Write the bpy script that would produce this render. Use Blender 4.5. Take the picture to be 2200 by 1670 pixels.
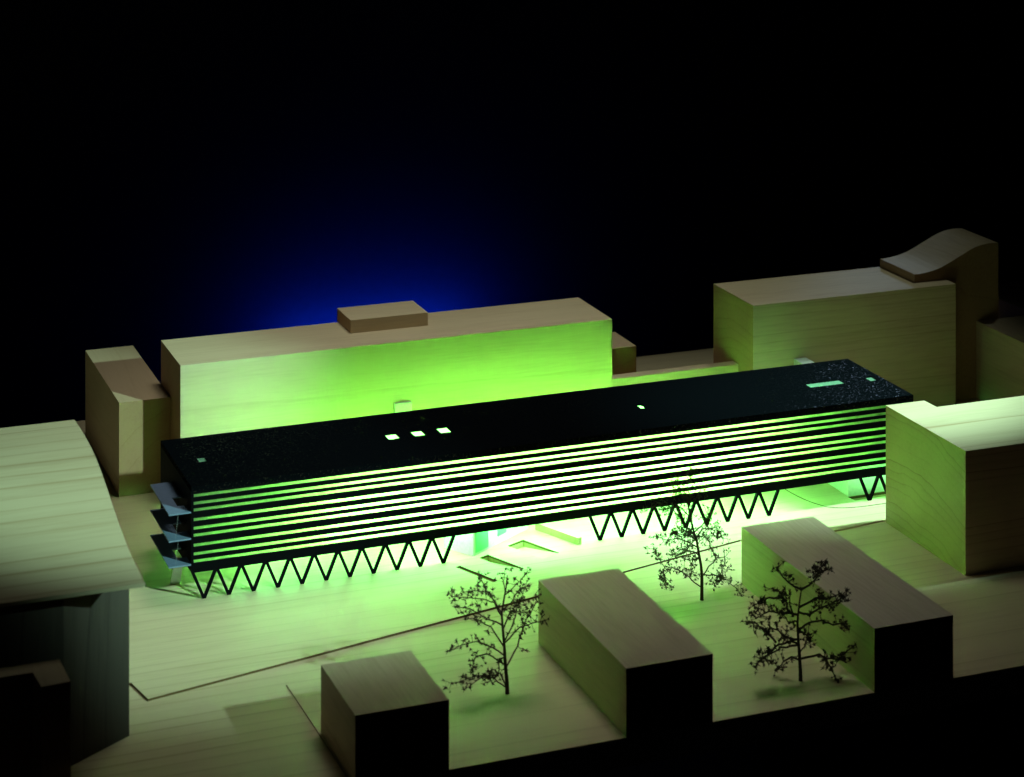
import bpy, bmesh, math, random
from mathutils import Vector, Matrix
from mathutils.geometry import tessellate_polygon

for o in list(bpy.data.objects):
    bpy.data.objects.remove(o, do_unlink=True)
S = bpy.context.scene
COL = S.collection

# ------------------------------------------------------------------ camera
cd = bpy.data.cameras.new('camera')
cam = bpy.data.objects.new('camera', cd)
COL.objects.link(cam)
cam.location = (-1.0, -2.3, 1.0)                    # view camera kept level, lens dropped (rise/fall shift)
cam.rotation_euler = (math.radians(90), 0, math.radians(-20.87))
cd.sensor_fit = 'HORIZONTAL'
cd.sensor_width = 36.0
cd.lens = 36.0 * 4714.02 / 2200
cd.shift_x = 0.0
cd.shift_y = -(835 + 617.28) / 2200
cd.clip_start, cd.clip_end = 0.05, 40
cd.dof.use_dof = True
cd.dof.focus_distance = 2.72
cd.dof.aperture_fstop = 9.5
S.camera = cam

# ------------------------------------------------------------------ world, exposure
W = bpy.data.worlds.new('World')
S.world = W
W.use_nodes = True
W.node_tree.nodes['Background'].inputs['Color'].default_value = (0.25, 0.3, 0.45, 1)
W.node_tree.nodes['Background'].inputs['Strength'].default_value = 0.0010
S.view_settings.view_transform = 'Standard'
S.view_settings.look = 'None'
S.view_settings.exposure = 0
S.view_settings.gamma = 1
S.view_settings.use_curve_mapping = False
S.render.engine = 'CYCLES'
S.cycles.max_bounces = 8
S.cycles.diffuse_bounces = 5
S.cycles.sample_clamp_indirect = 60
S.cycles.use_denoising = True
S.cycles.caustics_reflective = False
S.cycles.caustics_refractive = False

# ------------------------------------------------------------------ studio lamps
def spot(name, loc, aim, watts, angle, blend, color, radius=0.03):
    l = bpy.data.lights.new(name, 'SPOT')
    l.energy, l.spot_size, l.spot_blend = watts, math.radians(angle), blend
    l.color, l.shadow_soft_size = color, radius
    o = bpy.data.objects.new(name, l)
    COL.objects.link(o)
    o.location = loc
    o.rotation_euler = (Vector(aim) - Vector(loc)).to_track_quat('-Z', 'Y').to_euler()
    return o

GREEN = (0.37, 1.0, 0.19)
TUBE = 205.0                                         # strength of the lamps inside the lit building
UNDER = 125.0
PALE = (0.52, 1.0, 0.78)
# pale snoot from the right front raking over the left half, second snoot from the right over the corner building
spot('snoot_lamp', (0.93, -1.80, 1.25), (-0.60, 0.29, 0.165), 340, 18.4, 0.6, PALE, 0.03)
spot('snoot_lamp', (1.15, 0.0, 1.45), (0.40, 0.15, 0.14), 235, 22, 1.0, PALE, 0.02)
# soft dim lamp high behind the right end
spot('soft_lamp', (1.10, 0.75, 1.75), (0.42, 0.50, 0.15), 16, 29, 1.0, (0.85, 1.0, 0.80), 0.06)
# large dim overhead area fill, added to light the block tops
al = bpy.data.lights.new('overhead_fill', 'AREA')
al.shape, al.size, al.size_y, al.energy, al.color = 'RECTANGLE', 0.7, 0.5, 0.95, (0.92, 1.0, 0.84)
al.spread = math.radians(48)
ao = bpy.data.objects.new('overhead_fill', al); COL.objects.link(ao); ao.location = (0.0, 0.35, 1.75)
ao.rotation_euler = (Vector((-0.14, 0.24, 0.0)) - ao.location).to_track_quat('-Z', 'Y').to_euler()
# low bluish lamp behind the right end, glancing over the black roof
spot('glint_lamp', (1.06, 1.25, 0.52), (0.45, 0.2, 0.128), 1.6, 20, 0.9, (0.5, 0.72, 1.0), 0.03)
# blue lamp low behind the board, close to the backdrop
bl = bpy.data.lights.new('backdrop_lamp', 'AREA')
bl.shape, bl.size, bl.size_y, bl.energy, bl.color = 'RECTANGLE', 0.38, 0.02, 2.6, (0.003, 0.045, 1.0)
bo = bpy.data.objects.new('backdrop_lamp', bl); COL.objects.link(bo); bo.location = (0.30, 1.81, -0.265)
bo.rotation_euler = (math.radians(90), 0, 0)

# ------------------------------------------------------------------ materials
def newmat(name):
    m = bpy.data.materials.new(name)
    m.use_nodes = True
    nt = m.node_tree
    return m, nt, nt.nodes, nt.links, nt.nodes['Principled BSDF']

def wood(name, axis='X', pith=(0.0, -0.25, -0.5), freq=46.0, light=(0.70, 0.56, 0.37), dark=(0.47, 0.32, 0.18),
         line=0.40, wobble=0.10, seed=0.0, fleck=0.7, rough=0.55, spec=0.25):
    """Pale veneer wood: growth rings round a far pith, stretched along the grain axis."""
    m, nt, N, L, P = newmat(name)
    tc = N.new('ShaderNodeTexCoord')
    mp = N.new('ShaderNodeMapping')
    if axis == 'Y':
        mp.inputs['Rotation'].default_value = (0, 0, math.radians(90))
    elif axis == 'Z':
        mp.inputs['Rotation'].default_value = (0, math.radians(90), 0)
    L.new(tc.outputs['Object'], mp.inputs['Vector'])
    of = N.new('ShaderNodeVectorMath'); of.operation = 'ADD'      # noise offset of this plank
    of.inputs[1].default_value = (seed * 0.37, seed * 0.21, seed * 0.13)
    L.new(mp.outputs[0], of.inputs[0])
    # low frequency wander of the rings
    st = N.new('ShaderNodeVectorMath'); st.operation = 'MULTIPLY'
    st.inputs[1].default_value = (1.1, 9.0, 9.0)
    L.new(of.outputs[0], st.inputs[0])
    nz = N.new('ShaderNodeTexNoise'); nz.inputs['Scale'].default_value = 1.0; nz.inputs['Detail'].default_value = 3
    L.new(st.outputs[0], nz.inputs['Vector'])
    sp = N.new('ShaderNodeVectorMath'); sp.operation = 'SUBTRACT'
    sp.inputs[1].default_value = pith
    L.new(mp.outputs[0], sp.inputs[0])
    fl = N.new('ShaderNodeVectorMath'); fl.operation = 'MULTIPLY'
    fl.inputs[1].default_value = (0.02, 1.0, 1.0)
    L.new(sp.outputs[0], fl.inputs[0])
    ln = N.new('ShaderNodeVectorMath'); ln.operation = 'LENGTH'
    L.new(fl.outputs[0], ln.inputs[0])
    ma = N.new('ShaderNodeMath'); ma.operation = 'MULTIPLY_ADD'
    ma.inputs[1].default_value = wobble
    L.new(nz.outputs[0], ma.inputs[0]); L.new(ln.outputs['Value'], ma.inputs[2])
    fr = N.new('ShaderNodeMath'); fr.operation = 'MULTIPLY'; fr.inputs[1].default_value = freq
    L.new(ma.outputs[0], fr.inputs[0])
    # ring value, and a random weight per ring
    frac = N.new('ShaderNodeMath'); frac.operation = 'FRACT'; L.new(fr.outputs[0], frac.inputs[0])
    flo = N.new('ShaderNodeMath'); flo.operation = 'FLOOR'; L.new(fr.outputs[0], flo.inputs[0])
    wn = N.new('ShaderNodeTexWhiteNoise'); wn.noise_dimensions = '1D'; L.new(flo.outputs[0], wn.inputs['W'])
    rp = N.new('ShaderNodeValToRGB')
    e = rp.color_ramp.elements
    e[0].position, e[0].color = 0.0, (0.25, 0.25, 0.25, 1)
    e[1].position, e[1].color = 1.0, (0.35, 0.35, 0.35, 1)
    for p, v in ((0.10, 0.0), (0.55, 0.05), (0.84, 0.28), (0.93, 1.0), (0.97, 0.8)):
        k = e.new(p); k.color = (v, v, v, 1)
    L.new(frac.outputs[0], rp.inputs[0])
    wm = N.new('ShaderNodeMath'); wm.operation = 'MULTIPLY'
    L.new(rp.outputs[0], wm.inputs[0]); L.new(wn.outputs['Value'], wm.inputs[1])
    # fine fibre
    s2 = N.new('ShaderNodeVectorMath'); s2.operation = 'MULTIPLY'; s2.inputs[1].default_value = (22, 330, 330)
    L.new(of.outputs[0], s2.inputs[0])
    n2 = N.new('ShaderNodeTexNoise'); n2.inputs['Scale'].default_value = 1.0; n2.inputs['Detail'].default_value = 2
    L.new(s2.outputs[0], n2.inputs['Vector'])
    # broad patches
    s3 = N.new('ShaderNodeVectorMath'); s3.operation = 'MULTIPLY'; s3.inputs[1].default_value = (3, 26, 26)
    L.new(of.outputs[0], s3.inputs[0])
    n3 = N.new('ShaderNodeTexNoise'); n3.inputs['Scale'].default_value = 1.0; n3.inputs['Detail'].default_value = 4
    L.new(s3.outputs[0], n3.inputs['Vector'])
    a1 = N.new('ShaderNodeMath'); a1.operation = 'MULTIPLY'; a1.inputs[1].default_value = line
    L.new(wm.outputs[0], a1.inputs[0])
    a2 = N.new('ShaderNodeMath'); a2.operation = 'MULTIPLY_ADD'; a2.inputs[1].default_value = fleck
    L.new(n2.outputs[0], a2.inputs[0]); L.new(a1.outputs[0], a2.inputs[2])
    a3 = N.new('ShaderNodeMath'); a3.operation = 'MULTIPLY_ADD'; a3.inputs[1].default_value = 0.85
    L.new(n3.outputs[0], a3.inputs[0]); L.new(a2.outputs[0], a3.inputs[2])
    a4 = N.new('ShaderNodeMath'); a4.operation = 'SUBTRACT'; a4.use_clamp = True
    a4.inputs[1].default_value = 0.40 + fleck * 0.45
    L.new(a3.outputs[0], a4.inputs[0])
    mx = N.new('ShaderNodeMix'); mx.data_type = 'RGBA'
    mx.inputs['A'].default_value = (*light, 1); mx.inputs['B'].default_value = (*dark, 1)
    L.new(a4.outputs[0], mx.inputs['Factor'])
    # end grain drinks the light: cut faces across the grain are darker wood
    sx = N.new('ShaderNodeSeparateXYZ'); L.new(tc.outputs['Normal'], sx.inputs[0])
    ab = N.new('ShaderNodeMath'); ab.operation = 'ABSOLUTE'; L.new(sx.outputs[{'X': 0, 'Y': 1, 'Z': 2}[axis]], ab.inputs[0])
    gt = N.new('ShaderNodeMath'); gt.operation = 'GREATER_THAN'; gt.inputs[1].default_value = 0.8; L.new(ab.outputs[0], gt.inputs[0])
    eg = N.new('ShaderNodeMix'); eg.data_type = 'RGBA'; eg.blend_type = 'MULTIPLY'
    eg.inputs['B'].default_value = (0.62, 0.50, 0.42, 1)
    L.new(gt.outputs[0], eg.inputs['Factor']); L.new(mx.outputs['Result'], eg.inputs['A'])
    L.new(eg.outputs['Result'], P.inputs['Base Color'])
    P.inputs['Roughness'].default_value = rough
    P.inputs['Specular IOR Level'].default_value = spec
    bp = N.new('ShaderNodeBump'); bp.inputs['Strength'].default_value = 0.06; bp.inputs['Distance'].default_value = 0.0006
    L.new(n2.outputs[0], bp.inputs['Height']); L.new(bp.outputs[0], P.inputs['Normal'])
    return m

def plain(name, color, rough=0.5, spec=0.5, grain=0.0, scale=300.0):
    m, nt, N, L, P = newmat(name)
    tc = N.new('ShaderNodeTexCoord')
    nz = N.new('ShaderNodeTexNoise'); nz.inputs['Scale'].default_value = scale; nz.inputs['Detail'].default_value = 3
    L.new(tc.outputs['Object'], nz.inputs['Vector'])
    mx = N.new('ShaderNodeMix'); mx.data_type = 'RGBA'
    mx.inputs['A'].default_value = (*[c * 0.82 for c in color], 1); mx.inputs['B'].default_value = (*[min(1, c * 1.15) for c in color], 1)
    L.new(nz.outputs[0], mx.inputs['Factor']); L.new(mx.outputs['Result'], P.inputs['Base Color'])
    P.inputs['Roughness'].default_value = rough
    P.inputs['Specular IOR Level'].default_value = spec
    if grain:
        bp = N.new('ShaderNodeBump'); bp.inputs['Strength'].default_value = grain; bp.inputs['Distance'].default_value = 0.001
        L.new(nz.outputs[0], bp.inputs['Height']); L.new(bp.outputs[0], P.inputs['Normal'])
    return m

def lamp_mat(name, color, strength):
    m, nt, N, L, P = newmat(name)
    P.inputs['Base Color'].default_value = (0.8, 0.8, 0.8, 1)
    P.inputs['Emission Color'].default_value = (*color, 1)
    P.inputs['Emission Strength'].default_value = strength
    return m

def frosted(name, color, trans=0.7):
    m, nt, N, L, P = newmat(name)
    N.remove(P)
    d = N.new('ShaderNodeBsdfDiffuse'); d.inputs['Color'].default_value = (*color, 1)
    t = N.new('ShaderNodeBsdfTranslucent'); t.inputs['Color'].default_value = (*color, 1)
    mx = N.new('ShaderNodeMixShader'); mx.inputs[0].default_value = trans
    L.new(d.outputs[0], mx.inputs[1]); L.new(t.outputs[0], mx.inputs[2])
    L.new(mx.outputs[0], N['Material Output'].inputs['Surface'])
    return m

M = {}
M['board'] = wood('maple_board', 'X', (0, -1.6, -0.35), 52, seed=1.3, line=0.75, wobble=0.03, fleck=0.45)
M['plaza'] = wood('maple_plaza', 'X', (0, -1.4, -0.3), 55, seed=2.1, line=0.5, wobble=0.03, fleck=0.6)
M['parcel'] = wood('maple_parcel', 'X', (0, -1.3, -0.3), 60, seed=4.7, line=0.55, wobble=0.03, fleck=0.45)
M['slab'] = wood('limewood_slab', 'X', (0, -0.35, -0.25), 40, seed=3.2, line=0.3, wobble=0.06)
M['cap'] = wood('limewood_cap', 'X', (0, -0.3, -0.35), 55, seed=8.2, line=0.4)
M['tower'] = wood('limewood_tower', 'X', (0, -0.03, -0.26), 80, seed=5.1, line=0.75, wobble=0.03, fleck=1.0)
M['cross'] = wood('limewood_cross', 'Y', (0, 0.14, -0.12), 70, seed=6.4, line=0.5, wobble=0.06, light=(0.62, 0.45, 0.29))
M['corner'] = wood('limewood_corner', 'X', (0, 0.03, -0.30), 95, seed=7.7, line=1.0, wobble=0.035, fleck=0.6)
M['block'] = wood('limewood_block', 'Y', (0, -0.15, -0.3), 48, seed=9.4, line=0.35, fleck=0.95, light=(0.60, 0.47, 0.31), dark=(0.38, 0.26, 0.15))
M['block_b'] = wood('limewood_block_b', 'Y', (0, -0.35, -0.22), 44, seed=11.9, line=0.3, fleck=0.95, light=(0.60, 0.48, 0.33), dark=(0.38, 0.27, 0.16))
M['veneer'] = wood('maple_veneer', 'X', (0, -1.2, -0.9), 52, seed=12.6, line=0.85, wobble=0.02, fleck=0.6)
M['shaded_wall'] = wood('shaded_upright', 'Z', (0, -0.2, -0.3), 60, seed=13.1, spec=0.04, line=0.6, light=(0.085, 0.068, 0.058), dark=(0.04, 0.032, 0.028))  # dark-stained upright, darkened further: shade on the wall put into the colour
M['black'] = plain('black_paint', (0.0025, 0.003, 0.004), 0.6, 0.03, 0.15, 900)
M['white'] = plain('white_acrylic', (0.78, 0.80, 0.76), 0.5, 0.4)
M['floor'] = plain('acrylic_floor', (0.74, 0.78, 0.72), 0.6, 0.3)
M['blue_lit'] = plain('blue_lit_card', (0.17, 0.23, 0.36), 0.5, 0.4)  # white balcony card with blue light and dimness put into its colour
M['metal'] = plain('grey_metal', (0.45, 0.48, 0.50), 0.45, 0.5)
M['tube'] = lamp_mat('tube_glow', GREEN, TUBE)
M['under'] = lamp_mat('under_tube_glow', (0.17, 1.0, 0.25), UNDER)
M['pane'] = frosted('frosted_pane', (0.74, 0.92, 0.70), 0.93)
M['skylight'] = frosted('skylight_pane', (0.66, 0.95, 0.78), 0.85)
M['glass'] = frosted('green_glass', (0.35, 0.85, 0.50), 0.6)
M['cloth'] = plain('backdrop_cloth', (0.022, 0.024, 0.03), 0.9, 0.05, 0.0, 60)
M['burnt'] = plain('burnt_cut_edge', (0.13, 0.075, 0.032), 0.8, 0.1, 0.0, 120)
M['twig_lit'] = plain('green_lit_twig', (0.055, 0.055, 0.016), 0.7, 0.2)  # twig colour with the facade's green light put into it
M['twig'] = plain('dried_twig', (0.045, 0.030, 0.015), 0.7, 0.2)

def roof_paint():
    m, nt, N, L, P = newmat('flaked_black_roof')     # matt black paint with a few tiny tilted glossy grains
    tc = N.new('ShaderNodeTexCoord')
    vo = N.new('ShaderNodeTexVoronoi'); vo.inputs['Scale'].default_value = 750
    L.new(tc.outputs['Object'], vo.inputs['Vector'])
    sb = N.new('ShaderNodeVectorMath'); sb.operation = 'SUBTRACT'; sb.inputs[1].default_value = (0.5, 0.5, 0.5)
    L.new(vo.outputs['Color'], sb.inputs[0])
    sc = N.new('ShaderNodeVectorMath'); sc.operation = 'SCALE'; sc.inputs['Scale'].default_value = 0.22
    L.new(sb.outputs[0], sc.inputs[0])
    ge = N.new('ShaderNodeNewGeometry')
    ad = N.new('ShaderNodeVectorMath'); ad.operation = 'ADD'
    L.new(ge.outputs['Normal'], ad.inputs[0]); L.new(sc.outputs[0], ad.inputs[1])
    no = N.new('ShaderNodeVectorMath'); no.operation = 'NORMALIZE'; L.new(ad.outputs[0], no.inputs[0])
    wn = N.new('ShaderNodeTexWhiteNoise'); wn.noise_dimensions = '3D'; L.new(vo.outputs['Color'], wn.inputs['Vector'])
    mr = N.new('ShaderNodeMapRange'); mr.inputs['From Min'].default_value = 0.80; mr.inputs['From Max'].default_value = 1.0
    mr.inputs['To Min'].default_value = 0.0; mr.inputs['To Max'].default_value = 0.10
    L.new(wn.outputs['Value'], mr.inputs['Value'])
    df = N.new('ShaderNodeBsdfDiffuse'); df.inputs['Color'].default_value = (0.0022, 0.0028, 0.004, 1)
    gl = N.new('ShaderNodeBsdfGlossy'); gl.inputs['Color'].default_value = (0.6, 0.6, 0.6, 1); gl.inputs['Roughness'].default_value = 0.20
    L.new(no.outputs[0], gl.inputs['Normal'])
    mx = N.new('ShaderNodeMixShader')
    L.new(mr.outputs[0], mx.inputs[0]); L.new(df.outputs[0], mx.inputs[1]); L.new(gl.outputs[0], mx.inputs[2])
    L.new(mx.outputs[0], N['Material Output'].inputs['Surface'])
    N.remove(P)
    return m
M['roof'] = roof_paint()

# ------------------------------------------------------------------ mesh helpers
def box(bm, x0, x1, y0, y1, z0, z1):
    v = [bm.verts.new(p) for p in ((x0, y0, z0), (x1, y0, z0), (x1, y1, z0), (x0, y1, z0),
                                   (x0, y0, z1), (x1, y0, z1), (x1, y1, z1), (x0, y1, z1))]
    for f in ((0, 3, 2, 1), (4, 5, 6, 7), (0, 1, 5, 4), (1, 2, 6, 5), (2, 3, 7, 6), (3, 0, 4, 7)):
        bm.faces.new([v[i] for i in f])

def prism(bm, pts, z0, z1, holes=()):
    """Vertical prism of a plan polygon, with optional through holes."""
    loops = [list(pts)] + [list(h) for h in holes]
    tris = tessellate_polygon([[Vector((p[0], p[1], 0)) for p in lp] for lp in loops])
    flat = [p for lp in loops for p in lp]
    lo = [bm.verts.new((p[0], p[1], z0)) for p in flat]
    hi = [bm.verts.new((p[0], p[1], z1)) for p in flat]
    for a, b, c in tris:
        for vv in ((hi[a], hi[b], hi[c]), (lo[c], lo[b], lo[a])):
            try: bm.faces.new(vv)
            except ValueError: pass
    k = 0
    for lp in loops:
        n = len(lp)
        for i in range(n):
            a, b = k + i, k + (i + 1) % n
            bm.faces.new((lo[a], lo[b], hi[b], hi[a]))
        k += n
    bmesh.ops.recalc_face_normals(bm, faces=bm.faces)

def tube(bm, pts, radii, sides=5, cap=True):
    pts = [Vector(p) for p in pts]
    rings = []
    for i, p in enumerate(pts):
        d = (pts[min(i + 1, len(pts) - 1)] - pts[max(i - 1, 0)])
        d = d.normalized() if d.length > 1e-9 else Vector((0, 0, 1))
        a = d.orthogonal().normalized() if i == 0 else (rings_a - d * rings_a.dot(d)).normalized()
        rings_a = a
        b = d.cross(a)
        r = radii[i] if hasattr(radii, '__len__') else radii
        rings.append([bm.verts.new(p + (a * math.cos(2 * math.pi * k / sides) + b * math.sin(2 * math.pi * k / sides)) * r) for k in range(sides)])
    for q, w in zip(rings, rings[1:]):
        for k in range(sides):
            bm.faces.new((q[k], q[(k + 1) % sides], w[(k + 1) % sides], w[k]))
    if cap:
        bm.faces.new(rings[0][::-1]); bm.faces.new(rings[-1])

def burn_sides(o, mat):
    o.data.materials.append(mat)
    for p in o.data.polygons:
        if abs(p.normal.z) < 0.5 and not (p.center.x > 0.21 and p.center.y < 0.11): p.material_index = 1
    return o

def obj(name, bm, mat, parent=None, bevel=0.0, loc=None, smooth=False):
    if bevel:
        bmesh.ops.bevel(bm, geom=[e for e in bm.edges if e.calc_face_angle(0) > 0.5], offset=bevel, segments=2, affect='EDGES', profile=0.6)
    bmesh.ops.recalc_face_normals(bm, faces=bm.faces)
    if loc is not None:
        bmesh.ops.translate(bm, vec=-Vector(loc), verts=bm.verts)
    me = bpy.data.meshes.new(name)
    bm.to_mesh(me); bm.free()
    if smooth:
        for p in me.polygons: p.use_smooth = True
    me.materials.append(mat)
    o = bpy.data.objects.new(name, me)
    COL.objects.link(o)
    if loc is not None: o.location = loc
    if parent is not None:
        o.parent = parent
        o.location = Vector(loc or (0, 0, 0)) - Vector(parent_origin(parent))
    return o

def parent_origin(p):
    v = Vector(p.location)
    while p.parent:
        p = p.parent; v += Vector(p.location)
    return v

def tag(o, label, cat, group=None):
    o['label'] = label; o['category'] = cat
    if group: o['group'] = group
    return o

def thing(name, loc, label, cat, group=None):
    o = bpy.data.objects.new(name, None)
    o.empty_display_size = 0.02
    COL.objects.link(o); o.location = loc
    return tag(o, label, cat, group)

def structure(o):
    o['kind'] = 'structure'
    return o

BV = 0.0005
def wood_box(name, x, y, z, mat, label, cat='model building', group=None, parent=None):
    bm = bmesh.new(); box(bm, x[0], x[1], y[0], y[1], z[0], z[1])
    o = obj(name, bm, mat, parent, BV, loc=((x[0] + x[1]) / 2, (y[0] + y[1]) / 2, z[0]))
    if label: tag(o, label, cat, group)
    return o

# ------------------------------------------------------------------ setting
def rot_rect(a, b, c):                               # parallelogram from corner a, along b, along c
    return [a, b, (b[0] + c[0] - a[0], b[1] + c[1] - a[1]), c]
pit1 = rot_rect((-0.1470, 0.1222), (-0.1410, 0.1246), (-0.1214, 0.0650))
pit2 = rot_rect((-0.1114, 0.1389), (-0.0985, 0.1448), (-0.0864, 0.0840))
pit3 = rot_rect((-0.0672, 0.1624), (-0.0425, 0.1736), (-0.0420, 0.1088))
pit4 = [(0.3954, 0.1590), (0.5200, 0.1590), (0.5200, 0.1446), (0.3976, 0.1446)]
PITS = [pit1, pit2, pit3, pit4]
bm = bmesh.new()
prism(bm, [(-1.35, -0.3375), (1.45, -0.3375), (1.45, 0.82), (-1.35, 0.82)], -0.030, -0.0024, PITS)
structure(obj('ground', bm, M['board']))
plaza = [(-0.5610, -0.0469), (-0.5524, -0.0901), (-0.0878, 0.0113), (0.0316, 0.0407), (0.2025, 0.0801), (0.235, 0.060), (0.325, 0.066),
         (0.396, 0.0745), (0.90, 0.0745), (0.90, 0.80), (-0.90, 0.80), (-0.90, -0.02)]
bm = bmesh.new(); prism(bm, plaza, -0.0025, 0.0, PITS)
burn_sides(structure(obj('pavement', bm, M['plaza'])), M['burnt'])
# front parcel sheet, a little lower than the plaza
bm = bmesh.new(); prism(bm, [(-0.4120, -0.1048), (-0.4088, -0.3372), (1.20, -0.3372), (1.20, 0.0735), (0.398, 0.0735), (0.325, 0.0645), (0.2335, 0.0585),
                             (0.2020, 0.0785), (0.0318, 0.0392), (-0.0876, 0.0098), (-0.12, -0.0400)], -0.0025, -0.0012)
burn_sides(structure(obj('pavement', bm, M['parcel'])), M['burnt'])
# thin rounded sheet under the right end
cv = [(0.334, 0.34), (0.3345, 0.215), (0.3355, 0.1987), (0.3375, 0.1850), (0.3400, 0.1720), (0.3440, 0.1590), (0.3490, 0.1480), (0.3540, 0.1390), (0.3620, 0.1325),
      (0.3706, 0.1290), (0.3820, 0.1258), (0.3941, 0.1242), (0.4100, 0.1235), (0.4273, 0.1235), (0.60, 0.1235), (0.60, 0.34)]
bm = bmesh.new(); prism(bm, cv, 0.0, 0.0008, [pit4])
burn_sides(structure(obj('pavement', bm, M['plaza'])), M['burnt'])
# floors of the sunk ramps and slots (solid wedges filling the pits from below)
def ramp_floor(pit, zs):
    bm = bmesh.new()
    hi = [bm.verts.new((p[0], p[1], z)) for p, z in zip(pit, zs)]
    lo = [bm.verts.new((p[0], p[1], -0.029)) for p in pit]
    bm.faces.new(hi); bm.faces.new(lo[::-1])
    for i in range(4):
        j = (i + 1) % 4
        bm.faces.new((lo[i], lo[j], hi[j], hi[i]))
    return bm
for pit, zs in ((pit1, (-0.0045, -0.0045, -0.0040, -0.0040)), (pit2, (-0.0080, -0.0080, -0.0010, -0.0010)),
                (pit3, (-0.0085, -0.0085, -0.0006, -0.0006)), (pit4, (-0.016, -0.016, -0.016, -0.016))):
    structure(obj('ramp', ramp_floor(pit, zs), M['plaza']))
# studio backdrop: cloth sweeping down from behind and under the board
bm = bmesh.new()
prof = [(-3.2, -0.75), (0.9, -0.75)] + [(1.35 + 0.55 * math.sin(t), -0.20 - 0.55 * math.cos(t)) for t in [math.radians(a) for a in range(0, 91, 9)]] + [(1.90, 3.0)]
prof += [(y + 0.01, z - 0.01) for y, z in prof[::-1]]
a = [bm.verts.new((-4.0, y, z)) for y, z in prof]; b = [bm.verts.new((5.0, y, z)) for y, z in prof]
for i in range(len(prof)):
    j = (i + 1) % len(prof); bm.faces.new((a[i], a[j], b[j], b[i]))
structure(obj('backdrop', bm, M['cloth']))

# ------------------------------------------------------------------ lit long building
LX0, LX1, LY0, LY1, LZ0, LZ1 = -0.4570, 0.4785, 0.1377, 0.3060, 0.0306, 0.1278
long_b = thing('long_building', (0.0107, 0.2218, 0.0), 'long black raised building on V struts, glowing green through its slots', 'model building')
SLOTS = [(c - 0.0020, c + 0.0020) for c in (0.0432, 0.0515, 0.0613, 0.0725, 0.0805, 0.0901, 0.1010, 0.1085, 0.1172)]
def facade(y0, y1, cut=0.0):
    bm = bmesh.new()
    post = 0.0026
    box(bm, LX0, LX0 + post, y0, y1, LZ0, 0.1215)
    box(bm, LX1 - post, LX1, y0, y1, LZ0, 0.1215)
    z = LZ0
    for s0, s1 in [(a + cut, b - cut) for a, b in SLOTS] + [(0.1215, 0.1215)]:
        box(bm, LX0 + post, LX1 - post, y0, y1, z, s0); z = s1
    return bm
TH = 0.0022
obj('facade', facade(LY0, LY0 + TH), M['black'], long_b)
obj('rear_facade', facade(LY1 - TH, LY1, 0.0004), M['black'], long_b)
for x0, x1 in ((LX0, LX0 + TH), (LX1 - TH, LX1)):
    bm = bmesh.new(); box(bm, x0, x1, LY0 + TH + 0.0001, LY1 - TH - 0.0001, LZ0, 0.1215)
    obj('end_wall', bm, M['black'], long_b)
SKY = [(-0.4305, -0.4203, 0.2152, 0.2324), (-0.2003, -0.1853, 0.2127, 0.2322), (-0.1672, -0.1526, 0.2128, 0.2325), (-0.1343, -0.1194, 0.2122, 0.2329),
       (0.1305, 0.1384, 0.2115, 0.2278), (0.3707, 0.4225, 0.2115, 0.2297), (0.4571, 0.4686, 0.2084, 0.2260)]
bm = bmesh.new()
prism(bm, [(LX0, LY0), (LX1, LY0), (LX1, LY1), (LX0, LY1)], 0.1215, LZ1, [[(a, c), (b, c), (b, d), (a, d)] for a, b, c, d in SKY])
roof = obj('roof', bm, M['roof'], long_b)
for a, b, c, d in SKY:
    bm = bmesh.new(); box(bm, a + 0.0001, b - 0.0001, c + 0.0001, d - 0.0001, 0.1252, 0.1262)
    obj('skylight', bm, M['skylight'], roof)
for y in (LY0 + TH + 0.0012, LY1 - TH - 0.0022):
    bm = bmesh.new(); box(bm, LX0 + TH + 0.0003, LX1 - TH - 0.0003, y, y + 0.001, 0.0404, 0.1212)
    obj('glazing', bm, M['pane'], long_b)
for z0, z1 in ((0.0385, 0.0402), (0.0664, 0.0678), (0.0950, 0.0964)):
    bm = bmesh.new(); box(bm, LX0 + TH + 0.0002, LX1 - TH - 0.0002, LY0 + TH + 0.004, LY1 - TH - 0.004, z0, z1)
    obj('floor_slab', bm, M['floor'], long_b)
for y in (0.196, 0.252):
    for z in (0.0590, 0.0865, 0.1150):
        bm = bmesh.new(); tube(bm, [(-0.29, y, z), (0.28, y, z)], 0.0022, 6)
        obj('tube_lamp', bm, M['tube'], long_b)
for y, xa, xb in ((0.153, -0.22, 0.31), (0.250, -0.37, 0.24)):
    bm = bmesh.new(); tube(bm, [(xa, y, 0.0362), (xb, y, 0.0362)], 0.0018, 6)
    obj('tube_lamp', bm, M['under'], long_b)
bm = bmesh.new(); tube(bm, [(0.40, 0.1440, 0.0352), (0.47, 0.1440, 0.0352)], 0.0004, 6)  # added unseen tube that throws green on the stair core front
obj('tube_lamp', bm, M['under'], long_b)
P0, DP = -0.4422, 0.02858
def square_bar(bm, p, q, w):
    tube(bm, [p, q], w * 0.7071, 4)
for i in list(range(11)) + list(range(17, 26)) + [30, 31]:
    x = P0 + DP * i; zt = LZ0 + 0.0002; yv = LY0 + 0.0016
    bm = bmesh.new()
    square_bar(bm, (x - DP / 2 + 0.0012, yv, zt), (x - 0.0004, yv, 0.0006), 0.0034)
    square_bar(bm, (x + DP / 2 - 0.0012, yv, zt), (x + 0.0004, yv, 0.0006), 0.0034)
    box(bm, x - 0.0019, x + 0.0019, yv - 0.0017, yv + 0.0017, 0.0001, 0.0022)
    obj('v_strut', bm, M['black'], long_b)
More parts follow.
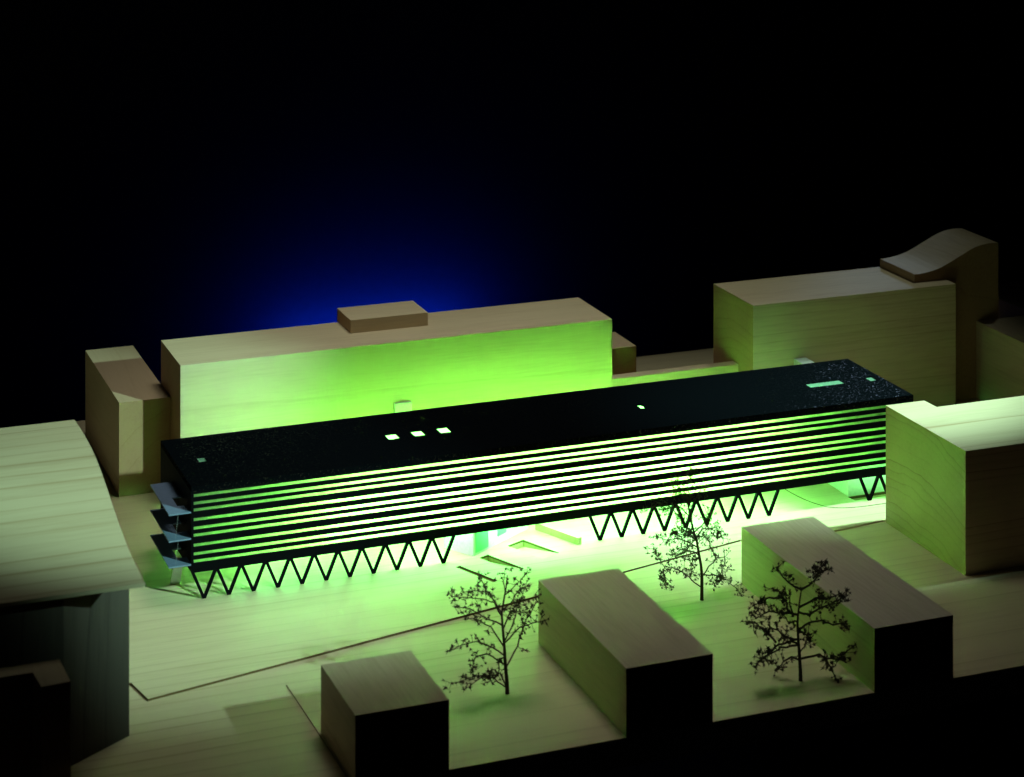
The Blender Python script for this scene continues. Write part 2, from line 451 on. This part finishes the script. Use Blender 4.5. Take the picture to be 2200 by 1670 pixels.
for i in list(range(1, 11)) + list(range(18, 26)):
    x = P0 + DP * (i - 0.5) + 0.003
    bm = bmesh.new(); box(bm, x - 0.0018, x + 0.0018, LY0 + 0.016, LY0 + 0.0196, LZ0 - 0.0028, 0.0384)
    obj('bracket', bm, M['black'], long_b)
# balconies at the left end, their stay wires and slanted leg
for z, hole in ((0.0998, True), (0.0700, True), (0.0408, True)):
    bm = bmesh.new()
    prism(bm, [(-0.4826, 0.1377), (-0.4573, 0.1377), (-0.4573, 0.1609), (-0.4681, 0.1609), (-0.4681, 0.1895), (-0.4573, 0.1895), (-0.4573, 0.2415), (-0.4826, 0.2415)], z - 0.0016, z)
    obj('balcony', bm, M['blue_lit'], long_b)
for z in (0.0982, 0.0684):
    bm = bmesh.new(); tube(bm, [(-0.4716, 0.1392, z), (-0.4748, 0.1400, z - 0.0279)], 0.00009, 4)
    obj('stay_wire', bm, M['metal'], long_b)
bm = bmesh.new()
c4 = [(-0.4768, 0.1400, 0.0391), (-0.4662, 0.1400, 0.0391), (-0.4585, 0.1895, 0.0002), (-0.4694, 0.1923, 0.0002)]
va = [bm.verts.new(p) for p in c4]; vb = [bm.verts.new((p[0], p[1] + 0.0012, p[2])) for p in c4]
bm.faces.new(va); bm.faces.new(vb[::-1])
for i in range(4): bm.faces.new((va[i], va[(i + 1) % 4], vb[(i + 1) % 4], vb[i]))
obj('slanted_leg', bm, M['metal'], long_b)
# stair core under the right end, glazed entrance box and low ramp wall in the middle
bm = bmesh.new(); box(bm, 0.3954, 0.470, 0.1592, 0.2800, 0.0014, 0.0383)
obj('stair_core', bm, M['white'], long_b)
u = Vector((0.0589, 0.0371, 0)).normalized(); n = Vector((-u.y, u.x, 0)); c0 = Vector((-0.1166, 0.1455, 0))
def orient_box(bm, s0, s1, t0, t1, z0, z1):
    vs = []
    for z in (z0, z1):
        for s, t in ((s0, t0), (s1, t0), (s1, t1), (s0, t1)):
            p = c0 + u * s + n * t; vs.append(bm.verts.new((p.x, p.y, z)))
    for f in ((0, 3, 2, 1), (4, 5, 6, 7), (0, 1, 5, 4), (1, 2, 6, 5), (2, 3, 7, 6), (3, 0, 4, 7)):
        bm.faces.new([vs[i] for i in f])
bm = bmesh.new(); orient_box(bm, 0, 0.110, 0, 0.045, 0.0002, 0.0383)
ent = obj('entrance_box', bm, M['white'], long_b)
for s0, s1 in ((0.004, 0.028), (0.047, 0.064)):
    bm = bmesh.new(); orient_box(bm, s0, s1, -0.0008, 0.0004, 0.003 if s0 < 0.02 else 0.010, 0.0372)
    obj('glass_panel', bm, M['glass'], ent)
bm = bmesh.new(); prism(bm, rot_rect((0.0130, 0.1336), (0.0182, 0.1358), (-0.0170, 0.1985)), 0.0002, 0.0085)
tag(obj('low_wall', bm, M['plaza'], None, loc=None), 'low pale ramp wall glowing under the middle of the black building', 'wall')

# ------------------------------------------------------------------ wooden neighbours
slab = wood_box('slab_building', (-0.4053, 0.1872), (0.4325, 0.5516), (0.0001, 0.1770), M['slab'],
                'long pale wooden block washed green, with a small box on its roof')
wood_box('roof_box', (-0.1640, -0.0560), (0.4929, 0.5570), (0.1771, 0.1945), M['cap'], None, parent=slab)
wood_box('low_block', (-0.4715, -0.4057), (0.4921, 0.7387), (0.0001, 0.1199), M['cross'],
         'brown lower wooden block against the left end of the long pale block')
wood_box('low_block', (0.1600, 0.2769), (0.5530, 0.6290), (0.0001, 0.0990), M['cross'],
         'small wooden block peeping out behind the right end of the long pale block')
wood_box('garden_wall', (0.1876, 0.3968), (0.4700, 0.4880), (0.0001, 0.0832), M['slab'],
         'narrow low wooden bar joining the two tall rear blocks', 'wall')
wood_box('annex_block', (-0.1236, -0.1006), (0.4262, 0.4323), (0.0001, 0.0985), M['white'],
         'tiny bright cube leaning on the green front of the long pale block')
wood_box('annex_block', (0.4604, 0.4795), (0.3995, 0.4253), (0.0001, 0.0967), M['white'],
         'tiny pale cube behind the black roof, before the right rear tower block')
wood_box('tower_block', (0.3972, 0.7231), (0.4256, 0.5500), (0.0001, 0.1770), M['tower'],
         'tall wooden block behind the right end of the black roof')
# wave roofed block stepping over the tower block
top = [(0.6709, 0.1891), (0.6800, 0.1893), (0.6902, 0.1901), (0.7020, 0.1919), (0.7136, 0.1949), (0.7235, 0.1986), (0.7331, 0.2026), (0.7430, 0.2072), (0.7528, 0.2115),
       (0.7610, 0.2152), (0.7685, 0.2182), (0.7765, 0.2206), (0.7844, 0.2222), (0.7925, 0.2231), (0.8002, 0.2233), (0.8065, 0.2230), (0.8122, 0.2224)]
pf = top + [(0.8122, 0.0001), (0.7234, 0.0001), (0.7234, 0.1771), (0.6709, 0.1771)]
bm = bmesh.new()
a = [bm.verts.new((x, 0.4516, z)) for x, z in pf]; b = [bm.verts.new((x, 0.5488, z)) for x, z in pf]
tri = tessellate_polygon([[Vector((x, z, 0)) for x, z in pf]])
for i, j, k in tri:
    bm.faces.new((a[i], a[j], a[k])); bm.faces.new((b[k], b[j], b[i]))
for i in range(len(pf)):
    j = (i + 1) % len(pf); bm.faces.new((a[i], b[i], b[j], a[j]))
tag(obj('wave_block', bm, M['block'], None, loc=(0.74, 0.5, 0.0)), 'dark wooden block with an S-curved wave roof at the far right', 'model building')
wood_box('side_block', (0.7741, 1.15), (0.16, 0.4512), (0.0001, 0.1120), M['block_b'], 'olive wooden block cut by the right edge, in front of the wave-roofed block')
wood_box('back_block', (0.8740, 1.20), (0.4560, 0.62), (0.0001, 0.1118), M['block_b'], 'barely visible dark block behind the wave-roofed block at the right edge')
# L-shaped building at the right front
bm = bmesh.new()
prism(bm, [(0.3980, -0.1096), (0.80, -0.1096), (0.80, 0.0425), (0.4540, 0.0425), (0.4530, 0.0700), (0.3980, 0.0700)], -0.0017, 0.1435)
tag(obj('corner_building', bm, M['corner'], None, BV, loc=(0.5, 0.0, 0.0)), 'tall L-shaped wooden block with a bright top at the right edge, black front', 'model building')
FG = 'plain wooden blocks along the front edge'
wood_box('front_block', (-0.4078, -0.3152), (-0.3367, -0.2200), (-0.0017, 0.0649), M['block'], 'near-cubic wooden block, shortest of the three along the front edge', group=FG)
wood_box('front_block', (-0.1321, -0.0384), (-0.3369, -0.1031), (-0.0017, 0.0661), M['block_b'], 'medium oblong wooden block between the two front trees', group=FG)
wood_box('front_block', (0.1446, 0.2377), (-0.3373, -0.0383), (-0.0017, 0.0642), M['block'], 'longest front wooden block with a bright green left side, beside the darkest tree', group=FG)
# curved roof building at the left
lb = thing('curved_roof_building', (-0.72, 0.0, 0.0), 'building at the left edge with a pale curved veneer roof sheet over dark walls', 'model building')
pr = [(0.1627, 0.2106), (0.1250, 0.2128), (0.0884, 0.2132), (0.0570, 0.2126), (0.0264, 0.2102), (-0.0050, 0.2055), (-0.0352, 0.1996), (-0.0610, 0.1938), (-0.0864, 0.1884),
      (-0.1050, 0.1848), (-0.1234, 0.1818), (-0.1450, 0.1785), (-0.1639, 0.1765), (-0.1850, 0.1753), (-0.2053, 0.1748), (-0.2321, 0.1747)]
bm = bmesh.new()
t = 0.0036
loop = pr + [(y, z - t) for y, z in pr[::-1]]
a = [bm.verts.new((-0.5838, y, z)) for y, z in loop]; b = [bm.verts.new((-0.95, y, z)) for y, z in loop]
m = len(pr)
for i in range(len(loop)):
    j = (i + 1) % len(loop); bm.faces.new((a[i], b[i], b[j], a[j]))
for i in range(m - 1):
    p, q = 2 * m - 1 - i, 2 * m - 2 - i
    bm.faces.new((a[i], a[i + 1], a[q], a[p])); bm.faces.new((b[p], b[q], b[i + 1], b[i]))
obj('roof', bm, M['veneer'], lb)
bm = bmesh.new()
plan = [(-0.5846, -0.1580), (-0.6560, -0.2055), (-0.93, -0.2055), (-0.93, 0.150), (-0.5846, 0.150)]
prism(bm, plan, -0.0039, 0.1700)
obj('wall', bm, M['shaded_wall'], lb)
bm = bmesh.new()
prism(bm, [(-0.6645, -0.2948), (-0.6663, -0.2438), (-0.92, -0.2438), (-0.92, -0.2620), (-0.6941, -0.2639), (-0.6915, -0.2967)], -0.0039, 0.1200)
tag(obj('notched_block', bm, M['block'], None, BV, loc=(-0.75, -0.26, 0)), 'dark wooden block with an L-shaped top in the bottom left corner', 'model building')

# ------------------------------------------------------------------ trees
def make_tree(name, base, k, zb, trunk, limbs, seed, depth, bud, dens, thick, mat, label):
    """trunk and limbs are drawn as offsets (right, up) on a tape; each limb gets its own depth."""
    rnd = random.Random(seed)
    t = thing(name, base, label, 'model tree', 'bare twig trees on the front parcel')
    def loc2(p, dy=0.0):
        return Vector(((p[0] - zb[0]) * k, dy, (zb[1] - p[1]) * k))
    bm = bmesh.new()
    tp = [loc2(p) for p in trunk]
    H = tp[-1].z
    tp[0].z -= 0.0005
    rr = [0.0021 * (1 - 0.72 * max(0, p.z) / H) for p in tp]
    tube(bm, tp, rr, 7)
    tube(bm, [(0, 0, -0.0005), (0, 0, 0.0006)], [0.0034, 0.0024], 8)
    obj('trunk', bm, mat, t, loc=None, smooth=True).location = (0, 0, 0)
    bm = bmesh.new()
    def star(p, r):
        up = Vector((rnd.gauss(0, 1), rnd.gauss(0, 1), rnd.gauss(0, 1))).normalized()
        a = up.orthogonal().normalized(); b = up.cross(a)
        vs = [bm.verts.new(p + d * r * rnd.uniform(.42, .62)) for d in (up, -up, a, -a, b, -b)]
        for f in ((0, 2, 4), (0, 4, 3), (0, 3, 5), (0, 5, 2), (1, 4, 2), (1, 3, 4), (1, 5, 3), (1, 2, 5)):
            bm.faces.new([vs[i] for i in f])
        for _ in range(rnd.randint(3, 5)):
            d = Vector((rnd.gauss(0, 1), rnd.gauss(0, 1), rnd.gauss(0.2, 1))).normalized()
            tube(bm, [p, p + d * r * rnd.uniform(1.0, 1.6)], [r * 0.22, r * 0.04], 3, False)
    def twig(p, d, ln, r, lev):
        pts = [p]; q = p.copy(); dd = d.copy()
        for _ in range(3):
            dd = (dd + Vector((rnd.gauss(0, .22), rnd.gauss(0, .22), rnd.gauss(0.05, .22)))).normalized()
            q = q + dd * ln / 3; pts.append(q.copy())
        tube(bm, pts, [r, r * .8, r * .65, r * .45], 4, False)
        star(pts[-1], bud * rnd.uniform(.6, 1.2))
        if lev:
            for q in pts[1:3]:
                if rnd.random() < .75:
                    e = (dd + Vector((rnd.gauss(0, .9), rnd.gauss(0, .9), rnd.gauss(0, .9)))).normalized()
                    twig(q, e, ln * rnd.uniform(.45, .8), r * .7, lev - 1)
    for lm in limbs:
        dz = rnd.uniform(-1, 1) * depth
        n_ = len(lm)
        pts = []
        root = Vector(loc2(lm[0]))
        # attach roots that start on the trunk to the trunk axis, others keep half their depth
        for i, p in enumerate(lm):
            f = i / (n_ - 1)
            pts.append(loc2(p, dz * f))
        # resample with a little waviness
        fine = []
        for a_, b_ in zip(pts, pts[1:]):
            for s in (0, .34, .67):
                fine.append(a_.lerp(b_, s) + Vector((rnd.gauss(0, .0004), rnd.gauss(0, .0008), rnd.gauss(0, .0004))) * (1 if s else 0))
        fine.append(pts[-1])
        r0 = (0.00085 if n_ > 3 else 0.0006) * thick
        tube(bm, fine, [r0 * (1 - .6 * i / (len(fine) - 1)) for i in range(len(fine))], 5, False)
        for i, p in enumerate(fine):
            f = i / (len(fine) - 1)
            if f < .22: continue
            cnt = dens * (0.5 + 0.8 * f)
            while cnt > 0:
                if rnd.random() < cnt:
                    d = Vector((rnd.gauss(0, 1), rnd.gauss(0, 1), rnd.gauss(0.15, .8))).normalized()
                    twig(p, d, rnd.uniform(.004, .0105), 0.00030 * thick, 1 if rnd.random() < .35 else 0)
                cnt -= 1
        star(fine[-1], bud)
    obj('crown', bm, mat, t).location = (0, 0, 0)
    return t

T1 = [(1655, 975), (1652, 880), (1640, 760), (1632, 620), (1618, 470), (1612, 380), (1628, 290), (1645, 200), (1655, 110)]
L1 = [[(1650, 930), (1560, 850), (1480, 830), (1390, 880)], [(1650, 930), (1590, 800), (1500, 790), (1370, 765), (1190, 775)], [(1640, 760), (1480, 640), (1390, 630), (1350, 680), (1340, 760)],
      [(1630, 690), (1500, 590), (1400, 530), (1270, 525), (1170, 540)], [(1625, 620), (1540, 480), (1450, 430), (1370, 430)], [(1612, 400), (1560, 300), (1480, 270), (1310, 240), (1250, 230)],
      [(1612, 380), (1500, 200), (1400, 160), (1280, 140)], [(1645, 780), (1740, 640), (1790, 500), (1860, 400), (1890, 300)], [(1635, 600), (1740, 490), (1820, 460), (1910, 440)],
      [(1622, 500), (1690, 400), (1760, 420), (1850, 460)], [(1640, 250), (1630, 160), (1650, 70)], [(1615, 360), (1690, 280), (1730, 190), (1790, 170)], [(1640, 250), (1720, 180), (1790, 110)],
      [(1612, 380), (1480, 180), (1440, 80)], [(1640, 700), (1590, 700), (1570, 800), (1500, 820)], [(1625, 600), (1700, 430), (1720, 330), (1740, 260)], [(1618, 470), (1480, 400), (1390, 340), (1290, 330)]]
make_tree('twig_tree', (-0.2068, -0.2061, -0.0017), 1 / (3.385 * 2105), (1655, 975), T1, L1, 5, 0.022, 0.0025, 1.9, 1.0, M['twig'],
          'slender twig tree standing between the near-cubic and the medium front block')
T2 = [(785, 1510), (785, 1400), (785, 1250), (775, 1130), (745, 980), (720, 840), (690, 760), (670, 680), (640, 580), (620, 450), (600, 330)]
L2 = [[(780, 1370), (660, 1270), (540, 1160), (430, 1100), (330, 1080), (250, 960), (200, 860)], [(765, 1060), (640, 1010), (590, 1050), (590, 1130)], [(755, 1030), (690, 960), (560, 900), (420, 920), (330, 880)],
      [(735, 930), (640, 870), (520, 810), (400, 830), (290, 790)], [(720, 850), (600, 770), (480, 730), (400, 680)], [(700, 800), (600, 690), (470, 500), (330, 440), (210, 530)],
      [(640, 580), (600, 450), (560, 330), (430, 260), (330, 230)], [(625, 480), (660, 380), (640, 250), (720, 180), (750, 160)], [(785, 1240), (940, 1260), (1020, 1310), (1100, 1360), (1190, 1400)],
      [(785, 1250), (930, 1120), (960, 1080), (1070, 1085), (1080, 1170), (1010, 1300)], [(960, 1080), (920, 980), (900, 900), (830, 830)], [(735, 900), (850, 820), (930, 880)],
      [(720, 830), (800, 750), (900, 760), (1000, 770), (1050, 830), (1110, 930)], [(690, 760), (780, 640), (800, 560), (760, 500)], [(660, 650), (700, 500), (860, 330), (930, 400)],
      [(980, 1290), (980, 1370), (1010, 1440)], [(1100, 1360), (1150, 1390), (1150, 1430)], [(430, 1100), (310, 1130), (290, 1240)], [(330, 1100), (340, 1180), (360, 1260)],
      [(690, 760), (580, 720), (500, 760), (440, 850)], [(700, 800), (620, 760), (540, 690), (480, 640)], [(720, 840), (640, 820), (560, 850), (480, 960)], [(720, 840), (650, 720), (560, 640), (520, 560)],
      [(640, 580), (540, 480), (430, 500), (350, 520)], [(600, 330), (520, 250), (420, 190), (380, 180)]]
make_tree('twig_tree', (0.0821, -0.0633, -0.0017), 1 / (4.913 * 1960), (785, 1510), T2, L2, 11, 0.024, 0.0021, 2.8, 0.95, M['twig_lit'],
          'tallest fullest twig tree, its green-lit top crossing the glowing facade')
T3 = [(840, 1470), (838, 1360), (830, 1230), (812, 1000), (800, 820), (812, 690), (830, 560), (850, 445)]
L3 = [[(835, 1240), (760, 1210), (690, 1270), (620, 1390)], [(835, 1220), (1060, 1185), (1140, 1235), (1260, 1245), (1320, 1160), (1400, 1090)], [(1260, 1245), (1340, 1300), (1440, 1370)],
      [(1140, 1240), (1150, 1290), (1150, 1330)], [(1150, 1250), (1210, 1370), (1215, 1450)], [(815, 1060), (700, 1060), (580, 1060), (480, 1110), (380, 1140)],
      [(812, 1040), (690, 990), (530, 990), (420, 1060), (280, 1100), (190, 1150)], [(810, 1000), (650, 950), (540, 840), (430, 790), (380, 850)], [(530, 990), (440, 880), (330, 790), (270, 740), (200, 740)],
      [(808, 720), (690, 690), (580, 680), (470, 650), (390, 690), (330, 720)], [(700, 690), (660, 560), (590, 480), (540, 400), (450, 350)], [(740, 695), (700, 560), (700, 470)],
      [(600, 500), (480, 500), (400, 580), (340, 610)], [(850, 445), (760, 400), (690, 330), (660, 260)], [(850, 445), (940, 400), (1000, 340), (1060, 200), (1130, 140)], [(1000, 340), (1000, 260), (970, 190)],
      [(1000, 340), (1060, 320), (1180, 280), (1260, 290)], [(820, 640), (1000, 545), (1110, 550), (1240, 500), (1300, 570)], [(1110, 550), (1160, 590), (1160, 620)],
      [(812, 690), (960, 740), (1060, 690), (1180, 660), (1280, 620), (1370, 610)], [(805, 880), (920, 820), (1080, 800), (1200, 860), (1310, 840), (1370, 910)], [(806, 900), (900, 960), (960, 1010), (1030, 1090)],
      [(822, 1170), (930, 1060), (970, 980)], [(640, 950), (600, 880), (620, 780)], [(808, 800), (700, 800), (640, 700)]]
make_tree('twig_tree', (0.0873, -0.2859, -0.0017), 1 / (5.219 * 2080), (840, 1470), T3, L3, 23, 0.020, 0.0029, 1.5, 1.5, M['twig'],
          'dark broad twig tree nearest the front edge, before the green block side')
